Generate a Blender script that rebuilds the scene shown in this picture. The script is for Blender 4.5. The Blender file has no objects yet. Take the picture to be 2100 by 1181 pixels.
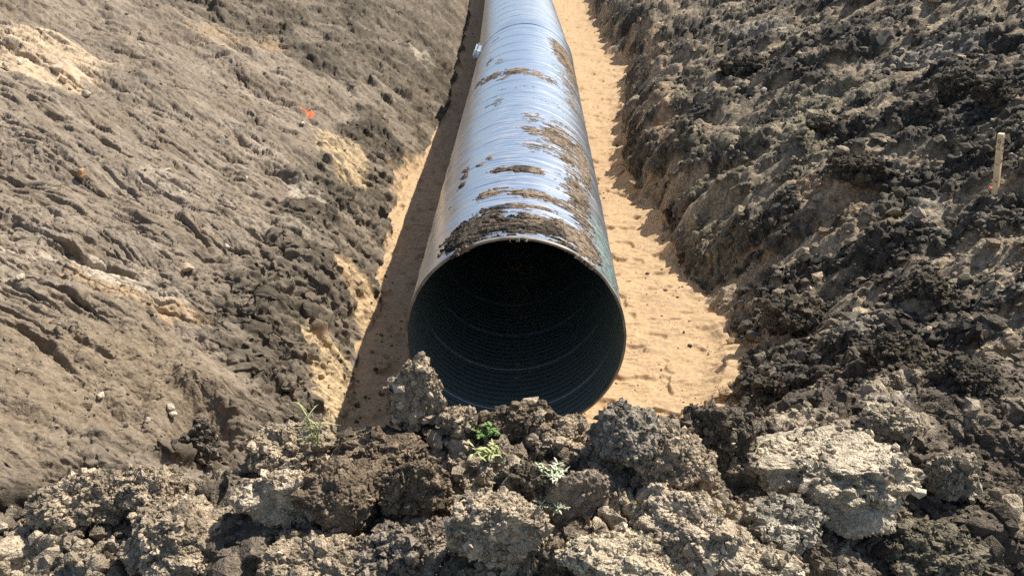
import bpy, math, time
import numpy as np
T0 = time.time()
sc = bpy.context.scene
COL = sc.collection
RNG = np.random.default_rng(7)

# ------------------------------------------------------------------ camera
F_PX, PITCH, YAW, CAM_Z = 1884.25, math.radians(24.94), math.radians(1.157), 3.724
cam = bpy.data.objects.new('camera', bpy.data.cameras.new('camera'))
COL.objects.link(cam)
cam.location = (0, 0, CAM_Z)
cam.rotation_euler = (math.pi/2 - PITCH, 0, YAW)
cam.data.sensor_width = 36
cam.data.lens = F_PX/2100*36
cam.data.clip_end = 500
sc.camera = cam
FW = np.array([-math.sin(YAW)*math.cos(PITCH), math.cos(YAW)*math.cos(PITCH), -math.sin(PITCH)])
RX = np.array([math.cos(YAW), math.sin(YAW), 0.0])
UP = np.cross(RX, FW)

def ray(px, py):
    return FW + RX*((px-1050)/F_PX) - UP*((py-590.5)/F_PX)

def at_depth(px, py, t):
    return np.array([0, 0, CAM_Z]) + ray(px, py)*t

def on_plane(px, py, z=0.0):
    d = ray(px, py)
    return np.array([0, 0, CAM_Z]) + d*((z-CAM_Z)/d[2])

# ------------------------------------------------------------------ noise
PN = 4096
PERM = RNG.permutation(PN).astype(np.int32)
PERM = np.concatenate([PERM, PERM])
_a = RNG.uniform(0, 2*np.pi, PN)
GX, GY = np.cos(_a).astype(np.float32), np.sin(_a).astype(np.float32)
_g = RNG.normal(size=(PN, 3)); _g /= np.linalg.norm(_g, axis=1)[:, None]
G3 = _g.astype(np.float32)
RV = RNG.random((PN, 4)).astype(np.float32)

def hsh(ix, iy, seed):
    return PERM[(PERM[(ix + seed*131) & (PN-1)] + iy + seed*57) & (PN-1)]

def perlin(x, y, seed=0):
    x = np.asarray(x, np.float64); y = np.asarray(y, np.float64)
    fx = np.floor(x); fy = np.floor(y)
    ix = fx.astype(np.int32); iy = fy.astype(np.int32)
    u = (x-fx).astype(np.float32); v = (y-fy).astype(np.float32)
    su = u*u*u*(u*(u*6-15)+10); sv = v*v*v*(v*(v*6-15)+10)
    def g(dx, dy):
        h = hsh(ix+dx, iy+dy, seed)
        return GX[h]*(u-dx) + GY[h]*(v-dy)
    a = g(0, 0); b = g(1, 0); c = g(0, 1); d = g(1, 1)
    return ((a+(b-a)*su) + ((c+(d-c)*su)-(a+(b-a)*su))*sv)*1.5

def fbm(x, y, octv=4, seed=0, gain=0.5):
    s = 0; a = 1.0; n = 0
    for o in range(octv):
        s = s + a*perlin(x, y, seed+o); n += a
        x, y = x*1.62+y*1.18+3.1, y*1.62-x*1.18+7.7
        a *= gain
    return s/n

def perlin3(p, seed=0):
    f = np.floor(p); i = f.astype(np.int32); w = (p-f).astype(np.float32)
    s = w*w*w*(w*(w*6-15)+10)
    def g(dx, dy, dz):
        h = PERM[(hsh(i[:, 0]+dx, i[:, 1]+dy, seed)+i[:, 2]+dz) & (PN-1)]
        G = G3[h]
        return G[:, 0]*(w[:, 0]-dx)+G[:, 1]*(w[:, 1]-dy)+G[:, 2]*(w[:, 2]-dz)
    L = lambda a, b, t: a+(b-a)*t
    return 1.5*L(L(L(g(0,0,0), g(1,0,0), s[:, 0]), L(g(0,1,0), g(1,1,0), s[:, 0]), s[:, 1]),
                 L(L(g(0,0,1), g(1,0,1), s[:, 0]), L(g(0,1,1), g(1,1,1), s[:, 0]), s[:, 1]), s[:, 2])

def cells(x, y, seed=0):
    """first and second nearest distances to jittered cell points"""
    ix = np.floor(x).astype(np.int32); iy = np.floor(y).astype(np.int32)
    f1 = np.full(x.shape, 9.0, np.float32); f2 = f1.copy(); idv = np.zeros(x.shape, np.float32)
    for dx in (-1, 0, 1):
        for dy in (-1, 0, 1):
            h = hsh(ix+dx, iy+dy, seed)
            d = np.hypot(ix+dx+RV[h, 0]-x, iy+dy+RV[h, 1]-y).astype(np.float32)
            m = d < f1
            f2 = np.where(m, f1, np.minimum(f2, d)); idv = np.where(m, RV[h, 2], idv); f1 = np.where(m, d, f1)
    return f1, f2, idv

def lumps(x, y, size, seed, prob=0.8, squash=0.75, facet=1.1):
    """rounded, tilted clods packed at random; height in metres"""
    wx = x/size + 0.35*perlin(x/size*1.7, y/size*1.7, seed+40) + 0.12*perlin(x/size*5, y/size*5, seed+42)
    wy = y/size + 0.35*perlin(x/size*1.7, y/size*1.7, seed+41) + 0.12*perlin(x/size*5, y/size*5, seed+43)
    ix = np.floor(wx).astype(np.int32); iy = np.floor(wy).astype(np.int32)
    best = np.zeros(x.shape, np.float32)
    for dx in (-1, 0, 1):
        for dy in (-1, 0, 1):
            h = hsh(ix+dx, iy+dy, seed)
            r = 0.28+0.5*RV[h, 2]
            ex = ix+dx+RV[h, 0]-wx; ey = iy+dy+RV[h, 1]-wy
            q = r*r - ex*ex - ey*ey
            hh = np.sqrt(np.maximum(q, 0))
            hh = np.minimum(hh, r*0.72) + facet*hh*((RV[h, 3]-.5)*ex*2 + (RV[h, 2]-.5)*ey*2)/np.maximum(r, .1)
            hh = np.where((RV[h, 3]*7.3) % 1 < prob, hh, 0)
            best = np.maximum(best, hh)
    return best*size*squash

def smooth(a, b, x):
    t = np.clip((x-a)/(b-a), 0, 1)
    return t*t*(3-2*t)

# ------------------------------------------------------------------ macro terrain
PIPE_X, PIPE_R, MOUTH_Y = -0.0876, 0.75, 5.54
_L = np.array([on_plane(*p)[:2] for p in ((728, 900), (748, 800), (778, 700), (797, 640), (800, 560), (815, 470), (845, 390), (890, 330), (925, 240), (945, 165), (962, 80), (972, 0))])
_R = np.array([on_plane(*p)[:2] for p in ((1450, 860), (1492, 770), (1478, 700), (1430, 620), (1378, 545), (1345, 440), (1275, 370), (1272, 300), (1276, 220), (1285, 135), (1228, 80), (1205, 0))])
def edge_left(y):
    return np.interp(y, _L[:, 1], _L[:, 0])
def edge_right(y):
    return np.interp(y, _R[:, 1], _R[:, 0])

_CR = []
for px, py, t in ((-700, 1120, 3.7), (-200, 1060, 3.7), (60, 1030, 3.75), (170, 990, 3.8), (420, 985, 3.8), (560, 930, 3.8), (650, 915, 3.8), (760, 900, 3.8), (880, 880, 3.8),
                  (1060, 862, 3.8), (1200, 868, 3.8), (1330, 865, 3.8), (1420, 865, 3.9), (1560, 850, 4.1), (1750, 820, 4.4), (2000, 790, 4.7), (2500, 780, 5.0)):
    _CR.append(at_depth(px, py, t))
_CR = np.array(_CR)

def berm(x, y):
    yc = np.interp(x, _CR[:, 0], _CR[:, 1]); zc = np.interp(x, _CR[:, 0], _CR[:, 2])
    back = np.interp(x, (-3, -1.6, 1.0, 1.6, 2.2), (.9, 1.5, 1.5, .75, .45))
    d = y-yc
    z = zc - np.where(d > 0, back*d, -0.30*d)
    return np.maximum(z, -0.5) - 0.06*np.exp(-(d/0.12)**2)

def macro_parts(x, y):
    dl = edge_left(y) - x + 0.10*perlin(x*0.0+3.3, y*1.3, 5) 
    dr = x - edge_right(y)
    zl = np.interp(dl, (-1, 0, .25, .7, 1.3, 5.2, 7.5, 40), (-.9, -.02, .26, .72, 1.12, 3.0, 3.2, 3.3))
    far = smooth(6.5, 9.0, y)
    zr1 = np.interp(dr, (-1, 0, .3, .9, 3.2, 5, 7, 40), (-.9, -.02, .22, .62, 2.0, 2.7, 2.9, 3.0))
    zr2 = np.interp(dr, (-1, 0, .18, .45, 1.0, 5, 7, 40), (-.9, -.02, .34, .66, .98, 2.8, 2.95, 3.0))
    zr = zr1*(1-far)+zr2*far
    return zl, zr

def macro(x, y):
    zl, zr = macro_parts(x, y)
    zb = berm(x, y)
    z = np.maximum(np.maximum(zl, zr), zb)
    return np.maximum(z, 0.0)

def at(px, py):
    """where the sight line through this point of the picture meets the ground"""
    d = ray(px, py)
    t = np.arange(2.0, 60.0, 0.01)
    X = d[0]*t; Y = d[1]*t; Z = CAM_Z+d[2]*t
    m = macro(X, Y) >= Z
    i = int(np.argmax(m)) if m.any() else len(t)-1
    return np.array([X[i], Y[i], Z[i]]), t[i]

# ------------------------------------------------------------------ regions of different soil
def poly_world(pts):
    return np.array([at(*p)[0][:2] for p in pts])

def inside(x, y, pts, soft=0.06, warp=0.10, wscale=0.35, seed=0, grow=0.0):
    """1 inside the polygon (picture points laid onto the ground), 0 outside, ragged edge"""
    P = poly_world(pts)
    lo = P.min(0)-0.8; hi = P.max(0)+0.8
    out = np.zeros(x.shape, np.float32)
    sel = np.nonzero((x > lo[0]) & (x < hi[0]) & (y > lo[1]) & (y < hi[1]))
    if len(sel[0]) == 0:
        return out
    X = x[sel]; Y = y[sel]
    wx = X + warp*fbm(X/wscale, Y/wscale, 4, 60+seed, .6)*2
    wy = Y + warp*fbm(X/wscale+9, Y/wscale+4, 4, 70+seed, .6)*2
    d2 = np.full(X.shape, 1e9); ins = np.zeros(X.shape, bool)
    n = len(P)
    for k in range(n):
        a = P[k]; b = P[(k+1) % n]; e = b-a
        q = np.clip(((wx-a[0])*e[0]+(wy-a[1])*e[1])/max(e@e, 1e-9), 0, 1)
        d2 = np.minimum(d2, (wx-a[0]-q*e[0])**2+(wy-a[1]-q*e[1])**2)
        c = ((a[1] > wy) != (b[1] > wy))
        xi = a[0]+(wy-a[1])*e[0]/(e[1] if abs(e[1]) > 1e-9 else 1e-9)
        ins ^= c & (wx < xi)
    sd = np.where(ins, 1, -1)*np.sqrt(d2)+grow
    out[sel] = smooth(-soft, soft, sd)
    return out

SMOOTH_L = [(-900, -200), (150, -60), (330, 20), (520, 75), (640, 150), (780, 230), (660, 270), (640, 330), (560, 400), (550, 470), (470, 560), (390, 640), (450, 720), (520, 860), (470, 905), (380, 900), (240, 950), (-100, 1000), (-900, 1000)]
LOWER_L = [(-300, 660), (100, 640), (380, 680), (470, 760), (480, 900), (300, 930), (-300, 980)]
C_DARK = np.array([.080, .066, .048]); C_DRY = np.array([.33, .27, .20]); C_TAUPE = np.array([.255, .207, .155])
C_SAND = np.array([.465, .325, .19]); C_OCHRE = np.array([.42, .315, .185]); C_PALE = np.array([.56, .48, .37]); C_GREY = np.array([.42, .37, .30])
C_OLIVE = np.array([.165, .14, .09])

# (polygon, colour, strength, roughness kept)
PATCH = [
 ([(0, 60), (120, 70), (230, 130), (160, 190), (0, 150)], C_PALE*[1.05, .93, .8], .75, None),
 ([(380, 60), (560, 80), (600, 110), (420, 110)], C_SAND*.8, .45, None),
 ([(140, 560), (230, 590), (420, 655), (400, 672), (240, 622), (130, 580)], C_SAND*.95, .8, None),
 ([(150, 520), (280, 555), (370, 610), (350, 640), (250, 600), (150, 550)], C_PALE*.95, .75, .2),
 ([(0, 490), (120, 520), (110, 545), (0, 510)], C_PALE*.95, .6, .3),
 ([(650, 260), (700, 275), (755, 330), (730, 385), (690, 370), (650, 310)], C_OCHRE*1.2, .85, .7),
 ([(600, 370), (650, 390), (670, 440), (640, 430), (600, 395)], C_PALE*.8, .7, .4),
 ([(570, 440), (640, 490), (660, 520), (610, 500), (570, 460)], C_PALE*.7, .6, .4),
 ([(620, 680), (650, 700), (735, 760), (750, 830), (730, 895), (670, 885), (640, 800)], C_OCHRE*1.2, .92, .6),
 ([(690, 555), (740, 580), (805, 610), (800, 690), (760, 740), (720, 650)], (C_OCHRE*.5+C_SAND*.6)*1.05, .95, .4),
 ([(800, 350), (880, 325), (870, 420), (850, 500), (810, 560), (790, 520), (815, 440)], C_SAND, .95, .25),
 ([(925, 180), (950, 160), (950, 220), (925, 240)], C_SAND, .9, .3),
 ([(830, 100), (870, 110), (900, 150), (870, 150)], C_PALE*.85, .7, .4),
 ([(715, 175), (800, 180), (810, 240), (760, 235)], C_TAUPE, .8, .4),
 ([(1315, 65), (1350, 80), (1370, 160), (1330, 150)], C_SAND*.95, .85, .6),
 ([(1325, 215), (1370, 205), (1390, 260), (1360, 300), (1325, 260)], C_SAND, .95, .5),
 ([(1215, 70), (1300, 140), (1270, 200), (1230, 150)], C_SAND, .9, .4),
 ([(1480, 65), (1610, 45), (1620, 75), (1500, 90)], C_PALE*.7, .6, .6),
 ([(1640, 405), (1760, 400), (1790, 450), (1700, 500), (1640, 480)], C_SAND*.95, .8, .6),
 ([(1600, 210), (1820, 150), (1830, 180), (1650, 260)], C_OLIVE*2.2, .6, None),
 ([(1780, 120), (1920, 90), (2010, 85), (2020, 110), (1890, 140), (1800, 150)], C_PALE*.75, .6, .5),
 ([(1580, 250), (1700, 240), (1730, 330), (1600, 350)], C_OLIVE*2.0, .6, None),
 ([(1400, 340), (1560, 300), (1600, 420), (1480, 560), (1420, 500)], C_OLIVE*1.7, .55, None),
 ([(1860, 430), (1960, 440), (1940, 480), (1860, 470)], C_PALE*.8, .6, .7),
 ([(2030, 590), (2200, 580), (2200, 625), (2060, 625)], C_GREY*.9, .8, .3),
 ([(1760, 790), (1860, 800), (1850, 850), (1780, 840)], C_PALE*.75, .8, .5),
 ([(1420, 620), (1490, 640), (1500, 740), (1450, 720)], C_SAND*.75, .7, .8),
 ([(1700, 700), (1800, 690), (1810, 720), (1720, 735)], C_PALE*.7, .6, .8),
]

def soil(x, y, zl, zr, zb, zs):
    """zone weights and true base colour of the ground at each point"""
    dl = edge_left(y)-x
    left = (zl >= zr).astype(np.float32)
    is_sand = (zs >= np.maximum(np.maximum(zl, zr), zb)-0.0)
    bermw = smooth(-.05, .12, zb-np.maximum(np.maximum(zl, zr), 0)) 
    sm = inside(x, y, SMOOTH_L, .10, .10, .5, 1)
    rough = 1 - sm*(1-bermw)
    n1 = fbm(x*1.1, y*1.1, 5, 11, .55); n2 = fbm(x*5, y*5, 4, 21, .6); n3 = fbm(x*2.3+5, y*2.3, 4, 31, .55)
    # right: dark peat with tan streaks
    k = smooth(-.05, .55, n1*.9+n2*.6)[..., None]
    cr = C_DARK*(1-k) + C_OLIVE*1.25*k
    k = smooth(.12, .45, n3+.35*n2)[..., None]
    cr = cr*(1-k*.75) + (C_DRY*.8)*k*.75
    sxx = x + np.tanh(x/.8)*.42*np.maximum(zl, zr)
    sg = np.where(left > .5, 1.0, -1.0)
    smear = smooth(.08-.12*(1-left), .24-.12*(1-left), fbm(sxx*.75+y*.25*sg, (y-.30*sxx*sg)*3.0, 4, 500, .55)+.25*fbm(x*6, y*6, 2, 505))
    k = (smear*.85)[..., None]
    cr = cr*(1-k) + (C_DRY*(.88+.50*smooth(-.3, .4, n3)[..., None])*np.array([1., .95, .84]))*k
    # left rough: brown grey
    k = smooth(-.3, .35, n1+n2*.4)[..., None]
    cl = (C_DARK*1.15)*(1-k) + (C_DRY*.50)*k
    k = smooth(-.25, .4, n3)[..., None]
    ct = C_TAUPE*(.86+.22*k) + np.array([.02, .008, -.005])*n2[..., None]
    k = smooth(.05, .35, fbm(x*1.2+9, y*1.2, 4, 35)*.6+fbm(x*.9-y*.2, (y+.2*x)*4, 4, 36, .6)*.8)[..., None]
    ct = ct*(1-.55*k) + np.array([.175, .135, .095])*.55*k
    k = smooth(.15, .45, fbm(x*1.2-3, (y+.2*x)*3, 4, 37, .6))[..., None]*.5
    ct = ct*(1-k) + np.array([.40, .335, .26])*k
    k = inside(x, y, LOWER_L, .3, .2, .5, 2)[..., None]*.75
    ct = ct*(1-k) + np.array([.215, .165, .11])*k
    k = (smear*.7)[..., None]
    cl = cl*(1-k)+(C_TAUPE*.92)*k
    rough = rough*(1-(.86-.30*left)*smear*(1-bermw))
    s = sm[..., None]
    cl = cl*(1-s)+ct*s
    lf = left[..., None]
    c = cl*lf + cr*(1-lf)
    # spoil heap: dried crumbs over dark soil, darker to the right
    k = smooth(-.32, .30, n3*.8+n2*.5 - .24*smooth(.6, 2.0, x)*smooth(2.7, 3.3, y) - .03)[..., None]
    cb = np.array([.13, .105, .078])*(1-k) + np.array([.52, .425, .30])*k
    b = bermw[..., None]
    c = c*(1-b)+cb*b
    brk = fbm(x*2.5, y*6, 5, 520, .7)
    for i, (pts, colr, st, rg) in enumerate(PATCH):
        m = inside(x, y, pts, .05, .09, .22, i+3)*st
        m = m*(1-.35*smooth(.1, .5, n2))*smooth(-.34, -.02, brk)
        c = c*(1-m[..., None]) + colr*m[..., None]
        if rg is not None:
            rough = rough*(1-m*(1-rg))
    cs = C_SAND*(1+.07*n1[..., None]+.06*n2[..., None])
    k = smooth(.0, .35, n1*.7+.5*n2)[..., None]*.18
    cs = cs*(1-k)+np.array([.36, .25, .14])*k
    k = smooth(.25, .6, n3+.3*n2)[..., None]*.3
    cs = cs*(1-k)+C_DRY*1.1*k
    sd = is_sand[..., None]
    c = np.where(sd, cs, c)
    return np.clip(c, .02, .8), rough.astype(np.float32), sm*(1-bermw), bermw, is_sand, left

# long cuts torn down the clay face by the bucket teeth: picture points laid on the ground, width and depth in metres
GROOVES = [
 ([(233, 30), (325, 86), (416, 127), (508, 137)], .030, .07), ([(244, 66), (355, 112)], .022, .05), ([(198, 228), (274, 264), (355, 305), (447, 340), (528, 365)], .022, .06),
 ([(173, 269), (244, 315), (325, 350)], .026, .06), ([(218, 371), (264, 406), (315, 432), (366, 472), (416, 503), (477, 563)], .038, .10), ([(0, 391), (61, 411), (112, 432)], .02, .05),
 ([(66, 462), (142, 493), (213, 528), (300, 559)], .034, .08), ([(234, 467), (284, 503)], .026, .07), ([(203, 427), (264, 452), (355, 488)], .024, .06), ([(76, 396), (157, 432)], .02, .05),
 ([(335, 168), (437, 213)], .022, .05), ([(305, 228), (432, 279)], .02, .045), ([(355, 376), (421, 411)], .022, .05), ([(432, 396), (498, 437)], .026, .06),
 ([(-30, 158), (102, 203), (213, 234)], .022, .05), ([(-20, 276), (102, 330), (193, 376)], .026, .06), ([(30, 315), (152, 355)], .018, .045), ([(173, 173), (223, 208)], .022, .05),
 ([(-30, 36), (61, 66), (102, 102)], .022, .05), ([(102, 51), (198, 96)], .018, .045), ([(-20, 664), (76, 698), (132, 733), (178, 764)], .032, .06), ([(132, 693), (249, 748)], .028, .05),
 ([(594, 627), (650, 698), (700, 760)], .045, .12), ([(130, 20), (240, 75)], .02, .045), ([(380, 20), (520, 75), (600, 130)], .024, .05), ([(430, 150), (520, 190)], .018, .04), ([(60, 240), (150, 275)], .018, .04),
 ([(0, 590), (120, 625), (230, 680)], .024, .05), ([(300, 590), (370, 640)], .022, .05), ([(450, 250), (560, 300)], .018, .045), ([(540, 170), (600, 205)], .02, .05), ([(-20, 520), (60, 545)], .022, .05),
 ([(700, 60), (770, 130), (800, 190)], .04, .08), ([(840, 60), (900, 140)], .04, .08), ([(620, 380), (680, 430)], .03, .07), ([(580, 440), (650, 500)], .03, .07),
]
_rg = np.random.default_rng(77)
for _ in range(260):
    px_, py_ = _rg.uniform(-60, 560), _rg.uniform(0, 640); L_ = _rg.uniform(30, 190); sl = _rg.uniform(.34, .58)
    GROOVES.append(([(px_, py_), (px_+L_*.5, py_+L_*.5*sl+_rg.normal()*3), (px_+L_, py_+L_*sl)], _rg.uniform(.013, .024), _rg.uniform(.02, .045)))

def grooves(x, y):
    out = np.zeros(x.shape, np.float32)
    wx = x+.018*fbm(x*5, y*5, 4, 600)*2; wy = y+(.022*fbm(x*5+4, y*5, 4, 605)+.06*fbm(x*1.5, y*1.5, 2, 606))*2
    gate = fbm(x*2.3+3, y*2.3, 3, 615)
    wv = .35+1.5*smooth(-.3, .3, fbm(x*4, y*4, 2, 610))
    for pts, w, dp in GROOVES:
        P = np.array([at(*p)[0][:2] for p in pts])
        lo = P.min(0)-.35; hi = P.max(0)+.35
        sel = np.nonzero((x > lo[0]) & (x < hi[0]) & (y > lo[1]) & (y < hi[1]))
        if not len(sel[0]): continue
        X = wx[sel]; Y = wy[sel]; best = np.full(X.shape, 9.0); sd = best.copy(); al = np.zeros(X.shape)
        seg = np.hypot(*np.diff(P, axis=0).T); tot = seg.sum(); acc = 0
        for k in range(len(P)-1):
            e = P[k+1]-P[k]; q = np.clip(((X-P[k, 0])*e[0]+(Y-P[k, 1])*e[1])/(e@e), 0, 1)
            rx = X-P[k, 0]-q*e[0]; ry = Y-P[k, 1]-q*e[1]; d = np.hypot(rx, ry)
            m = d < best
            best = np.where(m, d, best); sd = np.where(m, np.sign(e[0]*ry-e[1]*rx)*d, sd); al = np.where(m, (acc+q*seg[k])/tot, al); acc += seg[k]
        tp = np.clip(np.sin(np.pi*np.clip(al, .02, .98)), 0, 1)*smooth(-.65, -.3, gate[sel])
        ww = np.maximum(.007, w*.58*wv[sel]*(.25+.75*tp))
        lip = .45*dp*smooth(ww*.5, ww*1.2, sd)*np.exp(-np.maximum(sd, 0)/.11)
        out[sel] += (tp*(-dp*np.exp(-(best/ww)**4*1.0) + lip)).astype(np.float32)
    return np.maximum(out, -.13)

# ------------------------------------------------------------------ fine terrain
def build_surface(x, y):
    zl, zr = macro_parts(x, y)
    zb = berm(x, y)
    # ragged buttresses along the feet of both banks
    e1 = fbm(x*.9, y*1.5, 4, 81, .55)
    e2 = fbm(x*3.2, y*3.2, 4, 85, .55)
    zl = zl + .26*e1*smooth(-.3, .6, zl) + .10*e2*smooth(-.2, .3, zl)*(1-.7*smooth(1.0, 1.3, zl))
    zr = zr + (.34+.25*far_(y))*e1*smooth(-.4, .5, zr)*(1-.6*smooth(.7, 1.3, zr)) + (.10*e2+.20*fbm(x*.9+.3*y, (y-.25*x)*2.6, 4, 86, .5))*smooth(-.2, .3, zr)
    for (px, py, a_, s_) in ((1335, 95, .30, .30), (1352, 240, .28, .26), (1245, 115, .30, .30), (1700, 440, .16, .30), (1400, 340, .2, .3)):
        c_ = at(px, py)[0]
        zr = zr + a_*np.exp(-((x-c_[0])**2+((y-c_[1])*.7)**2)/s_**2)
    c_ = at(418, 885)[0]; q_ = np.hypot(x-c_[0], (y-c_[1])*.8)
    zl = zl - .13*np.exp(-(q_/.17)**4) + .03*np.exp(-((q_-.24)/.06)**2)
    zb = zb + .10*fbm(x*1.8, y*1.8, 3, 91) + .06*e2
    zs = .05*fbm(x*1.6, y*1.6, 4, 95, .5) + .008*fbm(x*9, y*9, 3, 99)
    # wheel and scoop marks dragged across the sand
    dg = fbm(x*1.1+.4*y, y*7, 3, 102); zs = zs + .025*np.abs(dg)*smooth(-.1, .3, e1+.1)
    zs = zs + .022*np.abs(fbm(x*.8, y*3.2+.8*x*x, 3, 104, .5))*smooth(-.25, .2, e1)
    # sand heaped against the feet
    zs = zs + .07*np.exp(-np.maximum(0, x-edge_left(y))/.16) + .16*np.exp(-np.maximum(0, edge_right(y)-x)/.15)*(.5+e1)
    c, rough, sm, bw, is_sand, left = soil(x, y, zl, zr, zb, zs)
    z0 = np.maximum(np.maximum(zl, zr), np.maximum(zb, zs))
    dx = np.zeros_like(x); dy = np.zeros_like(x)
    X0, Y0 = x, y
    Q = np.stack([x, y, z0], -1)
    nm = np.cross(np.gradient(Q, axis=1), np.gradient(Q, axis=0)); nm /= np.linalg.norm(nm, axis=-1)[..., None]+1e-9
    for _ in range(3):
        nm[1:-1, 1:-1] = (nm[:-2, 1:-1]+nm[2:, 1:-1]+nm[1:-1, :-2]+nm[1:-1, 2:]+nm[1:-1, 1:-1])/5
    nm = nm*.85 + np.array([0, 0, .15]); nm /= np.linalg.norm(nm, axis=-1)[..., None]
    x = x + np.tanh(x/.8)*.42*z0          # length measured along the slope
    sandw = smooth(-.02, .05, zs-np.maximum(np.maximum(zl, zr), zb))
    r = rough*(1-sandw)
    # clods at falling scales
    R = 1-left
    amt_big = r*(.24*R*(1-bw) + .38*left*(1-bw) + .75*bw)
    amt_mid = r*(.52*R*(1-bw) + .55*left*(1-bw) + .85*bw)
    var = .45+1.1*smooth(-.35, .35, fbm(x*1.3+2, y*1.3, 3, 120))
    h = amt_big*lumps(x, y, .34, 200, .42, .5)*var
    h = h + amt_big*lumps(x, y, .17, 201, .42, .5)*var
    h = h + amt_mid*lumps(x, y, .085, 202, .55, .55)*var
    h = h + amt_mid*lumps(x, y, .05, 203, .7, .65)
    h = h + r*.024*(np.abs(fbm(x*9, y*9, 3, 206, .6))*2.2-.5)
    h = h + r*.008*fbm(x*26, y*26, 2, 207, .6)
    h = h + (.12*sandw*.3+amt_mid)*lumps(x, y, .022, 204, .7, .6)*.9
        # fall-line smears of the bucket on rough banks
    tilt = np.where(left > .5, 1.0, -1.0)
    a = (x*.35+y*.18*tilt); b = (y-.18*x*tilt)
    st = fbm(a*1.2+.2*fbm(x, y, 2, 140), b*7.5, 4, 141, .6)
    h = h + (1-bw)*(1-sandw)*(.06+.94*rough)*(.10*np.abs(st)+.03*np.abs(fbm(a*3, b*22, 3, 145, .6)))*smooth(.0, .35, z0)
    dx += r*.020*fbm(x*12, y*12, 2, 150, .5)*1.6; dy += r*.020*fbm(x*12+5, y*12, 2, 155, .5)*1.6
    dx += r*.05*fbm(x*5, y*5, 2, 158)*(.3+bw); dy += r*.05*fbm(x*5+5, y*5, 2, 159)*(.3+bw)
    # smooth cut face: long rills down the fall line, cracked dry skin
    u = x*.9 - y*.10; v = y+.10*x + .05*fbm(x*.7, y*.7, 2, 160)+.010*fbm(x*7, y*7, 2, 161)
    def rill(fr, seed, wid, au=.15):
        q = fbm(u*au*fr/1.6, v*fr, 3, seed, .45)
        gate = smooth(-.16, .10, fbm(u*.55+seed, v*2.0, 2, seed+5))
        t = q*6
        g = np.exp(-(t/wid)**2)
        step = smooth(-wid*.6, wid*.6, t)*np.exp(-np.maximum(t, 0)/1.6)
        return (-g + .8*step)*gate
    low = 1-.8*inside(X0, Y0, LOWER_L, .3, .2, .5, 2)
    h = h + (left*(1-bw)*(1-sandw))*grooves(X0, Y0)
    h = h + sm*low*(.022*rill(1.9, 170, .15) + .018*rill(3.2, 180, .19) + .010*rill(5.2, 190, .26, .13) + .007*rill(9.0, 193, .45, .16))
    h = h + sm*(.016*fbm(u*.7, v*3.5, 3, 195, .5) + .006*np.abs(fbm(u*2.5, v*16, 3, 198, .6)) + .0015*fbm(x*34, y*34, 2, 194, .7)*smooth(-.1, .4, fbm(x*1.9, y*1.9+3, 3, 192)))
    wx = x*9+.5*fbm(x*13, y*13, 2, 196); wy = y*8+.5*fbm(x*13+3, y*13, 2, 197)
    f1, f2, _ = cells(wx, wy, 210)
    crk = np.exp(-((f2-f1)/.13)**2)*smooth(-.35, .15, fbm(x*1.2, y*1.2, 3, 199))
    h = h - sm*(.35+.65*low)*.022*crk
    f1, f2, cid = cells(wx*2.3, wy*2.3, 211)
    h = h - sm*.006*np.exp(-((f2-f1)/.2)**2) + sm*.003*cid
    h = h + .45*sm*smooth(.3, .55, fbm(x*1.6+7, y*1.6, 4, 220))*(lumps(x, y, .06, 221, .6, .5)+lumps(x, y, .03, 222, .7, .5))
    # sand: pits, prints, small ripples
    h = h + sandw*(.004*fbm(x*22, y*22, 3, 230) - .030*smooth(.22, .42, fbm(x*4.2, y*4.2, 2, 235)) + .010*smooth(.2, .5, fbm(x*3+2, y*12, 3, 237))
                   + .5*smooth(.2, .5, fbm(x*1.5, y*1.5+4, 3, 238))*lumps(x, y, .05, 236, .35, .5))
    h = np.where((bw > .3) & (h > .09), .09+(h-.09)*.25, h)
    return X0+dx+nm[..., 0]*h, Y0+dy+nm[..., 1]*h, z0+nm[..., 2]*h, c, rough, sm, bw, is_sand, left, sandw

def far_(y): return smooth(7, 10, y)

def mesh_from(name, verts, faces, mat, smoothf=True, colors=None, parent=None, nper=None):
    me = bpy.data.meshes.new(name)
    k = faces.shape[1]
    me.vertices.add(len(verts)); me.vertices.foreach_set('co', np.ascontiguousarray(verts, np.float32).ravel())
    me.loops.add(len(faces)*k); me.loops.foreach_set('vertex_index', np.ascontiguousarray(faces, np.int32).ravel())
    me.polygons.add(len(faces)); me.polygons.foreach_set('loop_start', np.arange(0, len(faces)*k, k, dtype=np.int32))
    me.polygons.foreach_set('use_smooth', np.full(len(faces), smoothf, bool))
    me.update(calc_edges=True)
    if colors is not None:
        a = me.color_attributes.new('base', 'FLOAT_COLOR', 'POINT')
        cc = np.ones((len(verts), 4), np.float32); cc[:, :3] = colors
        a.data.foreach_set('color', cc.ravel())
    me.materials.append(mat)
    o = bpy.data.objects.new(name, me); COL.objects.link(o)
    if parent is not None:
        o.parent = parent
    return o

def tag(o, label=None, cat=None, group=None, kind=None):
    if label: o['label'] = label
    if cat: o['category'] = cat
    if group: o['group'] = group
    if kind: o['kind'] = kind
    return o

def empty(name, loc=(0, 0, 0), rot=(0, 0, 0)):
    o = bpy.data.objects.new(name, None); COL.objects.link(o); o.location = loc; o.rotation_euler = rot
    o.empty_display_size = .1
    return o

# ------------------------------------------------------------------ materials
def new_mat(name):
    m = bpy.data.materials.new(name); m.use_nodes = True
    nt = m.node_tree; nt.nodes.clear()
    out = nt.nodes.new('ShaderNodeOutputMaterial'); p = nt.nodes.new('ShaderNodeBsdfPrincipled')
    nt.links.new(p.outputs[0], out.inputs[0])
    return m, nt, p

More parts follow.
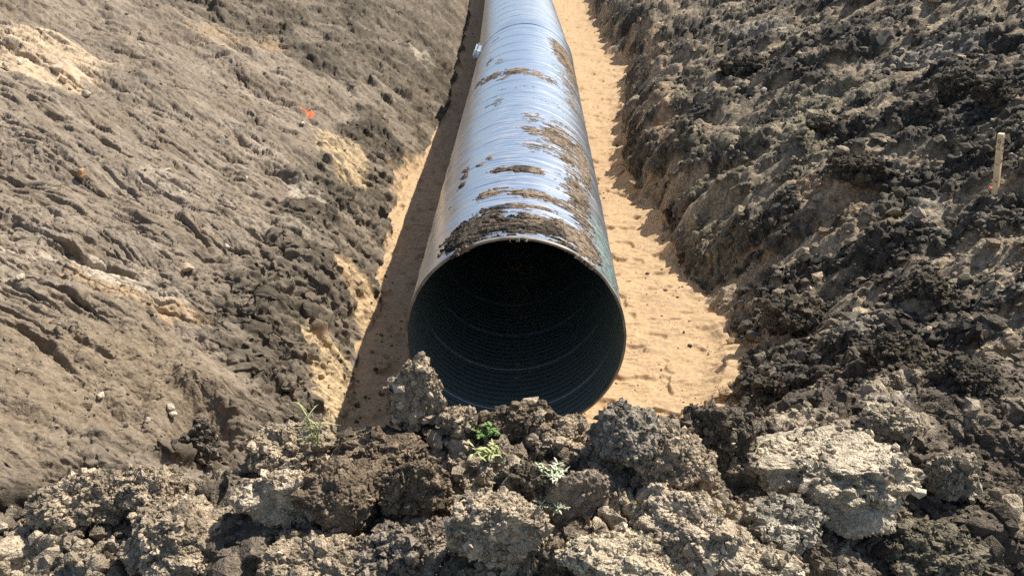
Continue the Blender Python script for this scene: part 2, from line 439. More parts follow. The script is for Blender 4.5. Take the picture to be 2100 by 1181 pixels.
def N(nt, t, **kw):
    n = nt.nodes.new(t)
    for k, v in kw.items():
        if k in n.inputs: n.inputs[k].default_value = v
        else: setattr(n, k, v)
    return n

def soil_mat(name, rough=.95, bump=.6, grit=.5, spec=.15, scale=1.0, b2d=.035):
    m, nt, p = new_mat(name)
    L = nt.links.new
    a = N(nt, 'ShaderNodeAttribute', attribute_name='base')
    tc = N(nt, 'ShaderNodeTexCoord')
    n1 = N(nt, 'ShaderNodeTexNoise', Scale=90*scale, Detail=5.0, Roughness=.65)
    n2 = N(nt, 'ShaderNodeTexNoise', Scale=22*scale, Detail=4.0, Roughness=.6)
    vo = N(nt, 'ShaderNodeTexVoronoi', Scale=140*scale)
    for q in (n1, n2, vo): L(tc.outputs['Object'], q.inputs['Vector'])
    mr = N(nt, 'ShaderNodeMapRange'); mr.inputs[1].default_value = .3; mr.inputs[2].default_value = .7
    mr.inputs[3].default_value = 1-grit; mr.inputs[4].default_value = 1+grit
    L(n1.outputs[0], mr.inputs[0])
    mr2 = N(nt, 'ShaderNodeMapRange'); mr2.inputs[1].default_value = .38; mr2.inputs[2].default_value = .62
    mr2.inputs[3].default_value = 1-grit*.8; mr2.inputs[4].default_value = 1+grit*.8
    L(n2.outputs[0], mr2.inputs[0])
    mu = N(nt, 'ShaderNodeMath', operation='MULTIPLY'); L(mr.outputs[0], mu.inputs[0]); L(mr2.outputs[0], mu.inputs[1])
    sv = N(nt, 'ShaderNodeVectorMath', operation='SCALE'); L(a.outputs['Color'], sv.inputs[0]); L(mu.outputs[0], sv.inputs['Scale'])
    L(sv.outputs[0], p.inputs['Base Color'])
    p.inputs['Roughness'].default_value = rough
    p.inputs['Specular IOR Level'].default_value = spec
    ad = N(nt, 'ShaderNodeMath', operation='ADD'); L(n1.outputs[0], ad.inputs[0])
    ms = N(nt, 'ShaderNodeMath', operation='MULTIPLY'); ms.inputs[1].default_value = .5; L(vo.outputs['Distance'], ms.inputs[0]); L(ms.outputs[0], ad.inputs[1])
    b = N(nt, 'ShaderNodeBump', Strength=bump, Distance=.012)
    L(ad.outputs[0], b.inputs['Height'])
    b2 = N(nt, 'ShaderNodeBump', Strength=bump, Distance=b2d)
    n3 = N(nt, 'ShaderNodeTexNoise', Scale=34*scale, Detail=3.0, Roughness=.7); L(tc.outputs['Object'], n3.inputs['Vector'])
    L(n3.outputs[0], b2.inputs['Height']); L(b.outputs[0], b2.inputs['Normal']); L(b2.outputs[0], p.inputs['Normal'])
    return m

def plain_mat(name, col, rough=.8, spec=.3, metal=0, nscale=20, namp=.25, bump=.2):
    m, nt, p = new_mat(name); L = nt.links.new
    tc = N(nt, 'ShaderNodeTexCoord'); n = N(nt, 'ShaderNodeTexNoise', Scale=float(nscale), Detail=5.0)
    L(tc.outputs['Object'], n.inputs['Vector'])
    mr = N(nt, 'ShaderNodeMapRange'); mr.inputs[1].default_value = .3; mr.inputs[2].default_value = .7
    mr.inputs[3].default_value = 1-namp; mr.inputs[4].default_value = 1+namp; L(n.outputs[0], mr.inputs[0])
    sv = N(nt, 'ShaderNodeVectorMath', operation='SCALE'); sv.inputs[0].default_value = col[:3]; L(mr.outputs[0], sv.inputs['Scale'])
    L(sv.outputs[0], p.inputs['Base Color'])
    p.inputs['Roughness'].default_value = rough; p.inputs['Specular IOR Level'].default_value = spec; p.inputs['Metallic'].default_value = metal
    b = N(nt, 'ShaderNodeBump', Strength=bump, Distance=.01); L(n.outputs[0], b.inputs['Height']); L(b.outputs[0], p.inputs['Normal'])
    return m

M_SAND = soil_mat('sand', .95, .25, .16, .1, 1.3)
M_CLAY = soil_mat('dry_clay', .93, .45, .24, .15, 1.0, .015)
M_PEAT = soil_mat('dark_peat', .80, .8, .40, .35)
M_SPOIL = soil_mat('spoil', .92, .8, .32, .2)
M_CLOD = soil_mat('clod_soil', .92, .8, .30, .2)

# ------------------------------------------------------------------ terrain sheet, dense where the eye is close
NC, NR = 1330, 1080
az = np.tan(np.radians(np.concatenate([np.linspace(-52, -33.5, 110)[:-1], np.linspace(-33.5, 33.5, NC-218), np.linspace(33.5, 52, 110)[1:]])))
NC = len(az)
dep = np.concatenate([np.linspace(.9, 2.2, 40)[:-1], 1/np.linspace(1/2.2, 1/4.2, 620)[:], 1/np.linspace(1/4.2, 1/10.0, 800)[1:], 1/np.linspace(1/10.0, 1/26.0, 380)[1:], np.geomspace(26, 60, 42)[1:]])
NR = len(dep)
AZ, DP = np.meshgrid(az, dep)
jit = RNG.normal(size=(2,)+AZ.shape)*.12
AZ = AZ + jit[0]*np.gradient(az)[None, :]
DP = DP + jit[1]*np.gradient(dep)[:, None]
GXX = (AZ*(DP*.93+.25)); GYY = DP
X, Y, Z, CC, RG, SM, BW, ISS, LEFT, SW = build_surface(GXX, GYY)
print('surface', X.shape, round(time.time()-T0, 1))
V = np.stack([X, Y, Z], -1)
idx = np.arange(NR*NC).reshape(NR, NC)
quads = np.stack([idx[:-1, :-1], idx[:-1, 1:], idx[1:, 1:], idx[1:, :-1]], -1).reshape(-1, 4)
fc = quads[:, 0]
zone = np.where(ISS.ravel()[fc], 0, np.where(BW.ravel()[fc] > .5, 3, np.where(LEFT.ravel()[fc] > .5, 1, 2)))
VF = V.reshape(-1, 3); CF = CC.reshape(-1, 3)

# vertex normals of the whole sheet
dxv = np.gradient(V, axis=1); dyv = np.gradient(V, axis=0)
NRM = np.cross(dxv, dyv); NRM /= np.linalg.norm(NRM, axis=-1)[..., None]+1e-9
NF = NRM.reshape(-1, 3)

def submesh(name, sel, mat, off=0.0):
    q = quads[sel]
    u, inv = np.unique(q.ravel(), return_inverse=True)
    return mesh_from(name, VF[u]+NF[u]*off, inv.reshape(-1, 4), mat, True, CF[u])

for nm, z_, mt in (('sand_bed', 0, M_SAND), ('left_bank', 1, M_CLAY), ('right_bank', 2, M_PEAT), ('soil_berm', 3, M_SPOIL)):
    tag(submesh(nm, zone == z_, mt), kind='structure')

# project helper for picking
def pix(P):
    d = P-np.array([0, 0, CAM_Z]); t = d@FW
    return 1050+F_PX*(d@RX)/t, 590.5-F_PX*(d@UP)/t, t

PXX, PYY, PT = pix(VF)
def surf(px, py, rad=9):
    """nearest visible point of the finished ground under a point of the picture"""
    m = np.nonzero((np.abs(PXX-px) < rad) & (np.abs(PYY-py) < rad))[0]
    if len(m) == 0:
        P, t = at(px, py); return P, np.array([0, 0, 1.0]), t
    i = m[np.argmin(PT[m])]
    n = NF[m].mean(0); n /= np.linalg.norm(n)
    return VF[i].copy(), n, PT[i]

# ------------------------------------------------------------------ icospheres
import bmesh
def ico(sub):
    bm = bmesh.new(); bmesh.ops.create_icosphere(bm, subdivisions=sub, radius=1)
    v = np.array([w.co[:] for w in bm.verts]); f = np.array([[w.index for w in p.verts] for p in bm.faces]); bm.free()
    return v, f
ICO = {s: ico(s) for s in (1, 2, 3, 5, 6)}

def clod_shape(sub, seed, rough=1.0, blocky=.5, smooth_top=0.0):
    v, f = ICO[sub]
    rg = np.random.default_rng(seed)
    p = v.copy()
    # planar cuts make a broken block
    for k in range(int(5+7*blocky)):
        n = rg.normal(size=3); n /= np.linalg.norm(n)
        d = rg.uniform(.55, .85); s = p@n
        p = p - np.maximum(s-d, 0)[:, None]*n*.85
    q = p + seed*1.37
    h = .22*perlin3(q*1.4, 1) + .14*perlin3(q*3.1, 2)
    fine = .0
    p = p*(1+.25*rg.normal(size=3).clip(-1, 1))
    for k, (fr, a) in enumerate(((4.0, .085), (8, .05), (16, .026), (33, .014))):
        if fr > 2**(sub)*1.3: break
        b = perlin3(q*fr, 3+k)
        fine = fine + a*((1-2.4*np.abs(b)) if k % 2 else 1.8*b)
    w = rough*(1-smooth_top*smooth(.3, .7, v[:, 2]))
    p = p + v*(h + fine*w)[:, None]
    return p, f, fine

# ------------------------------------------------------------------ loose crumbs (uncountable)
def crumb_field(name, mask, n, smin, smax, seed, mat, px_min=1.6, cvar=.25, lift=.2, cmul=1.0, power=2.6, pale=.06):
    rg = np.random.default_rng(seed)
    cand = rg.choice(len(VF), size=n*6)
    cand = cand[(rg.random(len(cand)) < mask.ravel()[cand])][:n]
    n = len(cand)
    base, f = ICO[1]
    shapes = []
    for k in range(20):
        r2 = np.random.default_rng(900+k+seed)
        p = base*(1+.28*r2.normal(size=(len(base), 1)))*r2.uniform(.6, 1.1, 3)
        shapes.append(p)
    shapes = np.array(shapes)
    t = PT[cand]
    s = smin*(1-rg.random(n)*(1-(smin/smax)**power))**(-1/power)
    s = np.maximum(s, px_min*2.05*t/F_PX/2)
    sh = shapes[rg.integers(0, 20, n)]
    a = rg.uniform(0, 6.283, n); ca, sa = np.cos(a), np.sin(a)
    sx, sy, sz = sh[..., 0], sh[..., 1], sh[..., 2]
    P = np.stack([sx*ca[:, None]-sy*sa[:, None], sx*sa[:, None]+sy*ca[:, None], sz*.8], -1)*s[:, None, None]
    P = P + VF[cand][:, None, :] + NF[cand][:, None, :]*(s*lift)[:, None, None]
    F = f[None]+(np.arange(n)*len(base))[:, None, None]
    c = CF[cand]*cmul*(1+cvar*rg.normal(size=(n, 1))).clip(.4, 2.0)*np.where(rg.random((n, 1)) < pale, 1.9, 1)
    c = c*np.minimum(1, .50/c.max(1, keepdims=True))
    c = np.repeat(c[:, None, :], len(base), 1).reshape(-1, 3).clip(.02, .75)
    o = mesh_from(name, P.reshape(-1, 3), F.reshape(-1, 3), mat, False, c)
    return o

inview = ((PXX > -150) & (PXX < 2250) & (PYY > -80) & (PYY < 1260)).reshape(NR, NC)
nz = smooth(-.3, .35, fbm(GXX*2.1, GYY*2.1, 3, 300))
o = crumb_field('loose_crumbs', inview*(BW > .4)*(.25+.75*nz), 17000, .007, .075, 1, M_CLOD, 1.3, .30, pale=.10, power=2.2)
tag(o, 'loose dry soil crumbs strewn over the spoil heap in the foreground', 'soil crumbs', kind='stuff')
o = crumb_field('loose_crumbs', inview*(LEFT < .5)*(BW < .5)*(1-SW)*(.2+.8*nz)*(.12+.88*RG), 38000, .011, .095, 2, M_PEAT, 1.45, .42, pale=.13, power=2.1)
tag(o, 'dark broken soil crumbs covering the bank right of the pipe', 'soil crumbs', kind='stuff')
o = crumb_field('loose_crumbs', inview*(LEFT > .5)*(BW < .5)*(1-SW)*(.16*SM*(.3+nz)+.6*(1-SM)*nz), 17000, .006, .05, 3, M_CLAY, 1.0, .35, pale=.16)
tag(o, 'brown soil crumbs on the bank left of the pipe', 'soil crumbs', kind='stuff')
foot = np.maximum(np.exp(-np.abs(edge_right(GYY)-GXX)/.24), np.exp(-np.abs(GXX-edge_left(GYY))/.18))
o = crumb_field('loose_crumbs', inview*SW*foot*(.08+nz**2.5), 4500, .007, .06, 5, M_PEAT, 1.2, .35, cmul=.32, power=2.0)
tag(o, 'dark crumbs fallen from the banks onto the edges of the sand', 'soil crumbs', kind='stuff')
o = crumb_field('loose_crumbs', inview*SW*smooth(.15, .5, nz)*.8, 1800, .005, .022, 4, M_SAND, 1.0, .2, cmul=.85)
tag(o, 'small sandy crumbs scattered over the sand floor of the trench', 'sand crumbs', kind='stuff')
print('crumbs', round(time.time()-T0, 1))

# ------------------------------------------------------------------ big clods, each one a thing
T_BROWN = (.17, .128, .085); T_TAUPE = (.33, .262, .18); T_PALE = (.64, .54, .39); T_DARK = (.125, .103, .072); T_TAN = (.42, .34, .24)
def clod(px, py, w, h, tone, label, seed, sub=6, rough=1.0, blocky=.5, deep=.9, sink=.25, rz=None, top=0.0, mix=.5, group='big clods along the spoil heap', zs=None, name='soil_clod', flat=0):
    """w,h: size it shows in the picture; base point at its lower middle"""
    P, n, t = surf(px, py+h*.30, 12)
    ww = w*t/F_PX/2
    hh = (zs if zs else h*t/F_PX/2*1.05)
    v, f, fine = clod_shape(sub, seed, rough, blocky, top)
    if h > w*1.3: v = v*np.stack([1-.38*v[:, 2], 1-.38*v[:, 2], np.ones(len(v))], -1)
    if flat: v[:, 2] = np.where(v[:, 2] > flat, flat+(v[:, 2]-flat)*.25, v[:, 2])
    rz = seed*1.1 if rz is None else rz
    c, s = math.cos(rz), math.sin(rz)
    v = np.stack([v[:, 0]*c-v[:, 1]*s, v[:, 0]*s+v[:, 1]*c, v[:, 2]], -1)
    loc = v*np.array([ww, ww*deep, hh])
    n1 = perlin3(v*1.8+seed, 8)+.6*perlin3(v*5+seed, 9)+.4*perlin3(v*14+seed, 10)
    k = smooth(-.35, .35, n1)[:, None]
    tone = np.array(tone)
    alt = tone*.45 if mix > 0 else tone
    col = alt*(1-k)*1.0+tone*k if mix > 0 else np.repeat(tone[None], len(v), 0)
    col = tone*(1-mix) + col*mix
    # crumbs stuck all over its weathered skin
    rg = np.random.default_rng(seed+500)
    n = int(min(1500, 90+w*h*.075)*min(1.2, rough)*(6-5*(sub == 6) if False else 1))
    cb, cf = ICO[1]
    pick = rg.integers(0, len(loc), n*2)
    pk = perlin3(v[pick]*2.7+seed*2, 12)
    pick = pick[pk > .10-.3*rg.random(n*2)][:n]; n = len(pick)
    sz = (.0045*(1-rg.random(n)*.985)**(-1/2.2)).clip(.0035, min(.035, ww*.22))*max(1, t/4.2)
    sh = cb[None]*(1+.3*rg.normal(size=(n, len(cb), 1)))*rg.uniform(.65, 1.15, (n, 1, 3))*sz[:, None, None]
    P2_ = sh+loc[pick][:, None, :]+(v[pick]/np.linalg.norm(v[pick], axis=1)[:, None]*sz[:, None]*.15)[:, None, :]
    F2_ = (cf[None]+(np.arange(n)*len(cb))[:, None, None]).reshape(-1, 3)+len(loc)
    col = col*np.minimum(1, .60/col.max(1, keepdims=True))
    c2_ = np.repeat((col[pick]*(1.05+.28*rg.normal(size=(n, 1))).clip(.5, 1.9))[:, None, :], len(cb), 1).reshape(-1, 3)
    loc = np.concatenate([loc, P2_.reshape(-1, 3)]); f = np.concatenate([f, F2_]); col = np.concatenate([col, c2_])
    o = mesh_from(name, loc, f, M_CLOD, False, col.clip(.02, .8))
    o.location = P + np.array([0, .25*ww*deep, hh*(1-sink*1.35)-.03])
    tag(o, label, 'clod', group)
    return o

CL = [
 (850, 795, 104, 205, T_TAUPE, 'tall narrow crumbly clod standing against the left edge of the pipe mouth', 3, 1.2, .3, .8, .15),
 (782, 905, 230, 120, T_BROWN, 'long brown clod with a smooth sloping top left of the tall narrow clod', 11, .7, .9, .9, .35),
 (700, 1000, 170, 170, T_BROWN, 'big dark brown clod with a shaded steep left face, left of centre', 12, .6, .9, 1, .3),
 (835, 985, 150, 120, T_BROWN, 'rounded brown clod between the big dark clod and the green weeds', 13, 1.1, .3, .8, .3),
 (935, 848, 100, 72, T_TAUPE, 'small grey-brown clod just below the left part of the pipe mouth', 5, 1.2, .3, .8, .3),
 (1055, 850, 150, 62, T_BROWN, 'flat dark clod silhouetted under the middle of the pipe mouth', 6, 1.2, .3, .7, .3),
 (1160, 885, 150, 80, T_TAUPE, 'rough brown clod under the right part of the pipe mouth', 7, 1.1, .4, .8, .3),
 (1292, 885, 165, 108, (.25, .215, .165), 'rounded grey clod where the pipe mouth meets the sand on the right', 8, .9, .2, .9, .25),
 (1070, 945, 62, 60, T_TAN, 'narrow tan slab of clay leaning behind the dark green weed', 24, .5, 1.2, .5, .3),
 (1185, 1005, 120, 130, (.25, .20, .145), 'square-cut clod with a smooth shaded face right of the pale weeds', 9, .25, 1.4, .8, .25),
 (1000, 1065, 165, 150, T_TAN, 'light brown clod with a pointed top below the weeds', 10, 1.0, .6, .8, .3),
 (1075, 985, 140, 100, T_DARK, 'dark crumbly clod below the pale leafy weed', 32, 1.4, .2, .8, .35),
 (1700, 972, 325, 185, (.47, .395, .285), 'largest clod, pale cream with a flat sunlit top', 14, 1.1, .9, .8, .3),
 (1620, 1065, 190, 80, (.34, .30, .23), 'grey-tan clod wedged under the front of the largest pale clod', 15, 1.0, .4, .8, .3),
 (1420, 1070, 250, 120, T_TAN, 'wide tan clod left of the largest pale clod', 16, 1.1, .4, .8, .3),
 (1370, 960, 190, 110, T_TAUPE, 'broken brown clod below the rounded grey clod', 33, 1.2, .4, .8, .35),
 (1290, 1140, 220, 105, (.52, .43, .30), 'pale sandy clod at the bottom edge right of centre', 17, 1.0, .5, .8, .3),
 (1540, 1145, 190, 90, (.42, .35, .25), 'tan clod at the bottom edge below the grey-tan wedge', 18, 1.1, .5, .8, .3),
 (1465, 880, 170, 110, T_DARK, 'dark clod at the right corner of the sand floor', 19, 1.2, .4, .9, .35),
 (170, 1020, 190, 135, T_TAUPE, 'leftmost clod of the heap, its left flank in shadow', 20, 1.1, .4, .9, .3),
 (318, 1005, 150, 105, T_TAUPE, 'grey-brown clod second from the left end of the heap', 21, 1.1, .4, .9, .3),
 (340, 1115, 260, 135, T_TAUPE, 'broad clod with a smooth shaded lower face near the bottom left', 22, .9, .6, .8, .25),
 (575, 1010, 150, 150, T_TAN, 'tan block with a flat face dropping into a black hollow', 23, .5, 1.1, .9, .25),
 (590, 905, 150, 95, T_TAUPE, 'crumbly clod beside the thin grass tuft', 34, 1.3, .3, .8, .3),
 (820, 1115, 190, 125, (.22, .18, .135), 'brown crumbly clod at the bottom edge left of the pointed clod', 25, 1.3, .3, .8, .3),
 (630, 1150, 210, 100, T_TAUPE, 'grey crumbly clod at the bottom edge below the tan block', 26, 1.3, .3, .8, .3),
 (1150, 1130, 140, 95, T_BROWN, 'brown clod at the bottom edge between the pointed and the pale sandy clods', 27, 1.2, .4, .8, .3),
 (1810, 840, 130, 75, (.36, .30, .21), 'tan slab on the dark soil above the largest pale clod', 28, .9, .8, .8, .35),
 (1960, 960, 120, 130, (.30, .25, .18), 'upright tan-streaked clod near the right edge of the heap', 29, 1.1, .5, .8, .3),
 (1900, 1120, 260, 120, (.17, .145, .10), 'dark brown clod in the bottom right corner', 30, 1.2, .4, .8, .35),
 (420, 890, 66, 105, (.12, .10, .078), 'dark egg-shaped clod sitting in a hollow on the left bank', 31, 1.2, .3, .8, .3),
]
for (px, py, w, h, tone, lab, sd, rg_, bl, dp, sk) in CL:
    clod(px, py, w, h, np.array(tone)*1.42, lab, sd, 6, rg_, bl, dp, sk, flat=.62 if sd == 14 else 0)
CR_ = [
 (1955, 165, 110, 60, 'knobbly dark clod just above the large dark clod high on the right bank', 41), (1900, 215, 120, 70, 'large dark clod below the pale streak high on the right bank', 42),
 (2040, 170, 90, 62, 'dark clod at the right edge above the wooden stake', 43), (1680, 240, 66, 44, 'small dark clod lying alone above the olive patch', 44),
 (1715, 310, 50, 36, 'small round brown clod in the middle of the right bank', 45), (1770, 330, 130, 60, 'dark clod with a shadowed underside in the middle of the right bank', 46),
 (1520, 115, 120, 60, 'dark clod beside the tan patch at the top of the right bank', 47), (1890, 575, 120, 60, 'black clod above the grey smooth patch at right', 48),
 (1640, 640, 140, 80, 'dark clod beside the sand floor, right of its widest point', 49), (1830, 700, 120, 80, 'dark clod above the tan slab', 50),
 (1990, 750, 140, 90, 'dark clod at right below the grey smooth patch', 51), (1590, 780, 130, 80, 'dark clod above the right corner of the sand', 52),
]
for (px, py, w, h, lab, sd) in CR_:
    clod(px, py, w*.85, h*.9, T_DARK, lab, sd, 6, 1.3, .5, .9, .5, group='dark clods on the right bank')

CP = []
for o_ in bpy.data.objects:
    if o_.name.startswith('soil_clod'):
        a_ = np.empty(len(o_.data.vertices)*3, np.float32); o_.data.vertices.foreach_get('co', a_); CP.append(a_.reshape(-1, 3)+np.array(o_.location))
CP = np.concatenate(CP); CPX, CPY, CPT = pix(CP)
def surf_all(px, py, rad=6):
    P, n, t = surf(px, py, rad)
    m = np.nonzero((np.abs(CPX-px) < rad) & (np.abs(CPY-py) < rad))[0]
    if len(m):
        i = m[np.argmin(CPT[m])]
        if CPT[i] < t: return CP[i].copy(), np.array([0, -.5, .85]), CPT[i]
    return P, n, t

# pale stones on the left bank
ST = [
 (133, 160, 22, 16, (.6, .48, .34), 'tan stone in the pale gravel at upper left'), (180, 190, 20, 15, (.62, .52, .4), 'cream stone below the pale gravel at upper left'),
 (118, 137, 22, 16, (.55, .45, .33), 'flat tan stone above the two stones in the pale gravel'), (10, 134, 18, 14, (.62, .52, .42), 'pale stone at the left edge in the gravel'),
 (45, 128, 15, 12, (.62, .55, .45), 'small white stone near the left edge in the gravel'), (170, 355, 26, 16, (.42, .25, .13), 'orange-brown stone alone on the cracked clay'),
 (213, 808, 20, 18, (.66, .58, .42), 'cream stone alone on the smooth clay at lower left'), (43, 567, 24, 14, (.5, .42, .3), 'tan stone under the pale smear at the left edge'),
 (352, 830, 22, 14, (.5, .42, .32), 'upper stone of the little pair beside the hollow clod'), (356, 850, 18, 12, (.52, .44, .34), 'lower stone of the little pair beside the hollow clod'),
 (300, 855, 18, 12, (.46, .39, .29), 'grey-tan stone left of the little pair'), (624, 253, 14, 8, (.7, .6, .42), 'small cream stone just below the orange paint mark'),
 (466, 506, 14, 12, (.5, .42, .34), 'small pinkish stone at the foot of the long rill'), (385, 548, 34, 14, (.45, .34, .24), 'flat tan stone in the middle of the left bank'),
 (1725, 310, 30, 22, (.3, .24, .17), 'smooth tan stone on the right bank'), (1570, 180, 12, 9, (.6, .55, .5), 'small white stone near the top of the right bank'),
 (290, 1095, 16, 12, (.6, .48, .33), 'small orange-tan stone on the heap at bottom left'), (1498, 915, 9, 7, (.6, .5, .4), 'tiny pale pebble right of the dark corner clod'),
]
for i, (px, py, w, h, tone, lab) in enumerate(ST):
    P, n, t = surf_all(px, py, 6)
    v, f, _ = clod_shape(3, 60+i, .25, .8)
    ww = w*t/F_PX/2; hh = h*t/F_PX/2
    col = np.array(tone)*(1+.12*perlin3(v*3+i, 2))[:, None]
    o = mesh_from('stone', v*[ww, ww*.8, hh], f, M_CLAY, True, col)
    o.location = P+n*hh*.5
    tag(o, lab, 'stone', 'stones lying on the banks')
print('clods', round(time.time()-T0, 1))

# ------------------------------------------------------------------ the pipe
LEAD, RIBS, AMP = .59, 9, .0010
def rib(y, th, amp=AMP):
    ph = y/LEAD + th/(2*math.pi)
    fr = ph-np.floor(ph)
    seam = np.exp(-(np.minimum(fr, 1-fr)*LEAD/.007)**2)*.004
    return amp*np.cos(2*math.pi*RIBS*ph) + seam

def tube(name, y0, y1, step, nth, r, mat, parent, inner=False, ph0=0.0, flat_end=0.0, dent=0.0):
    ys = np.arange(y0, y1, step); th = np.linspace(0, 2*np.pi, nth, endpoint=False)
    YY, TH = np.meshgrid(ys, th, indexing='ij')
    a = rib(YY+ph0, TH, .0050 if inner else AMP)
    if flat_end: a = a*smooth(flat_end*.6, flat_end, YY-y0)
    a = a + .0035*fbm(YY*.9+4, np.cos(TH)*2+TH*.0, 3, 400+int(inner)*0) + .002*perlin(YY*3, np.sin(TH)*3, 410)
    RR = r + (-a*.9 if inner else a)*(1)
    if inner: RR = r + a - 2*0  # sheet metal: inside follows the outside
    v = np.stack([RR*np.sin(TH), YY, RR*np.cos(TH)], -1)
    i = np.arange(len(ys)*nth).reshape(len(ys), nth); j = np.roll(i, -1, 1)
    q = np.stack([i[:-1], j[:-1], j[1:], i[1:]], -1).reshape(-1, 4)
    if inner: q = q[:, ::-1]
    return mesh_from(name, v.reshape(-1, 3), q, mat, True, None, parent)

def steel_mat():
    m, nt, p = new_mat('galvanised_steel'); L = nt.links.new
    tc = N(nt, 'ShaderNodeTexCoord'); sp = N(nt, 'ShaderNodeSeparateXYZ'); L(tc.outputs['Object'], sp.inputs[0])
    at2 = N(nt, 'ShaderNodeMath', operation='ARCTAN2'); L(sp.outputs[0], at2.inputs[0]); L(sp.outputs[2], at2.inputs[1])
    cx = N(nt, 'ShaderNodeCombineXYZ'); L(at2.outputs[0], cx.inputs[0]); L(sp.outputs[1], cx.inputs[1])
    mp = N(nt, 'ShaderNodeMapping'); mp.inputs['Scale'].default_value = (2.5, 30, 1); L(cx.outputs[0], mp.inputs[0])
    ns = N(nt, 'ShaderNodeTexNoise', Scale=1.0, Detail=6.0, Roughness=.7); L(mp.outputs[0], ns.inputs['Vector'])
    mp2 = N(nt, 'ShaderNodeMapping'); mp2.inputs['Scale'].default_value = (14, 60, 1); L(cx.outputs[0], mp2.inputs[0])
    ns2 = N(nt, 'ShaderNodeTexNoise', Scale=1.0, Detail=4.0, Roughness=.7); L(mp2.outputs[0], ns2.inputs['Vector'])
    nb = N(nt, 'ShaderNodeTexNoise', Scale=1.6, Detail=4.0, Roughness=.6); L(tc.outputs['Object'], nb.inputs['Vector'])
    r = N(nt, 'ShaderNodeMapRange'); r.inputs[1].default_value = .36; r.inputs[2].default_value = .64; r.inputs[3].default_value = .17; r.inputs[4].default_value = .36
    mb = N(nt, 'ShaderNodeMapping'); mb.inputs['Scale'].default_value = (.5, 9, 1); L(cx.outputs[0], mb.inputs[0])
    nbd = N(nt, 'ShaderNodeTexNoise', Scale=1.0, Detail=3.0, Roughness=.6); L(mb.outputs[0], nbd.inputs['Vector'])
    av = N(nt, 'ShaderNodeMath', operation='ADD'); L(ns.outputs[0], av.inputs[0]); L(nbd.outputs[0], av.inputs[1])
    ah = N(nt, 'ShaderNodeMath', operation='MULTIPLY'); ah.inputs[1].default_value = .5; L(av.outputs[0], ah.inputs[0])
    L(ah.outputs[0], r.inputs[0]); L(r.outputs[0], p.inputs['Roughness'])
    c = N(nt, 'ShaderNodeValToRGB'); c.color_ramp.elements[0].position = .34; c.color_ramp.elements[0].color = (.64, .69, .76, 1)
    c.color_ramp.elements[1].position = .7; c.color_ramp.elements[1].color = (.88, .90, .93, 1); L(ns.outputs[0], c.inputs[0])
    # dust film low on the flanks and towards the cut end; green marker scribble
    at3 = N(nt, 'ShaderNodeMath', operation='ABSOLUTE'); L(at2.outputs[0], at3.inputs[0])
    d = N(nt, 'ShaderNodeMapRange'); d.inputs[1].default_value = 1.25; d.inputs[2].default_value = 1.75; L(at3.outputs[0], d.inputs[0])
    d2 = N(nt, 'ShaderNodeMath', operation='MULTIPLY'); L(d.outputs[0], d2.inputs[0]); L(nb.outputs[0], d2.inputs[1])
    mx = N(nt, 'ShaderNodeMix', data_type='RGBA'); L(d2.outputs[0], mx.inputs[0]); L(c.outputs[0], mx.inputs[6]); mx.inputs[7].default_value = (.42, .33, .24, 1)
    # green streaks: right shoulder (angle .9-1.3), first 1.6 m
    def band(src, lo, hi, s):
        a = N(nt, 'ShaderNodeMapRange', interpolation_type='SMOOTHSTEP'); a.inputs[1].default_value = lo-s; a.inputs[2].default_value = lo+s; L(src, a.inputs[0])
        b = N(nt, 'ShaderNodeMapRange', interpolation_type='SMOOTHSTEP'); b.inputs[1].default_value = hi-s; b.inputs[2].default_value = hi+s; b.inputs[3].default_value = 1; b.inputs[4].default_value = 0; L(src, b.inputs[0])
        q = N(nt, 'ShaderNodeMath', operation='MULTIPLY'); L(a.outputs[0], q.inputs[0]); L(b.outputs[0], q.inputs[1]); return q
    b1 = band(at2.outputs[0], .80, 1.22, .12); b2 = band(sp.outputs[1], -.1, 1.15, .3)
    q = N(nt, 'ShaderNodeMath', operation='MULTIPLY'); L(b1.outputs[0], q.inputs[0]); L(b2.outputs[0], q.inputs[1])
    g = N(nt, 'ShaderNodeMapRange'); g.inputs[1].default_value = .50; g.inputs[2].default_value = .60; L(ns2.outputs[0], g.inputs[0])
    q2 = N(nt, 'ShaderNodeMath', operation='MULTIPLY'); L(q.outputs[0], q2.inputs[0]); L(g.outputs[0], q2.inputs[1])
    mg = N(nt, 'ShaderNodeMix', data_type='RGBA'); L(q2.outputs[0], mg.inputs[0]); L(mx.outputs[2], mg.inputs[6]); mg.inputs[7].default_value = (.10, .42, .30, 1)
    b3 = band(at2.outputs[0], -.45, .95, .3); b4 = band(sp.outputs[1], -.3, 3.6, 1.0)
    f1 = N(nt, 'ShaderNodeMath', operation='MULTIPLY'); L(b3.outputs[0], f1.inputs[0]); L(b4.outputs[0], f1.inputs[1])
    g2 = N(nt, 'ShaderNodeMapRange'); g2.inputs[1].default_value = .50; g2.inputs[2].default_value = .62; g2.inputs[4].default_value = .55; L(ns.outputs[0], g2.inputs[0])
    f2 = N(nt, 'ShaderNodeMath', operation='MULTIPLY'); L(f1.outputs[0], f2.inputs[0]); L(g2.outputs[0], f2.inputs[1])
    mf = N(nt, 'ShaderNodeMix', data_type='RGBA'); L(f2.outputs[0], mf.inputs[0]); L(mg.outputs[2], mf.inputs[6]); mf.inputs[7].default_value = (.40, .31, .22, 1)
    L(mf.outputs[2], p.inputs['Base Color'])
    me = N(nt, 'ShaderNodeMath', operation='MAXIMUM'); L(d2.outputs[0], me.inputs[0]); L(q2.outputs[0], me.inputs[1])
    me0 = me; me = N(nt, 'ShaderNodeMath', operation='MAXIMUM'); L(me0.outputs[0], me.inputs[0]); L(f2.outputs[0], me.inputs[1])
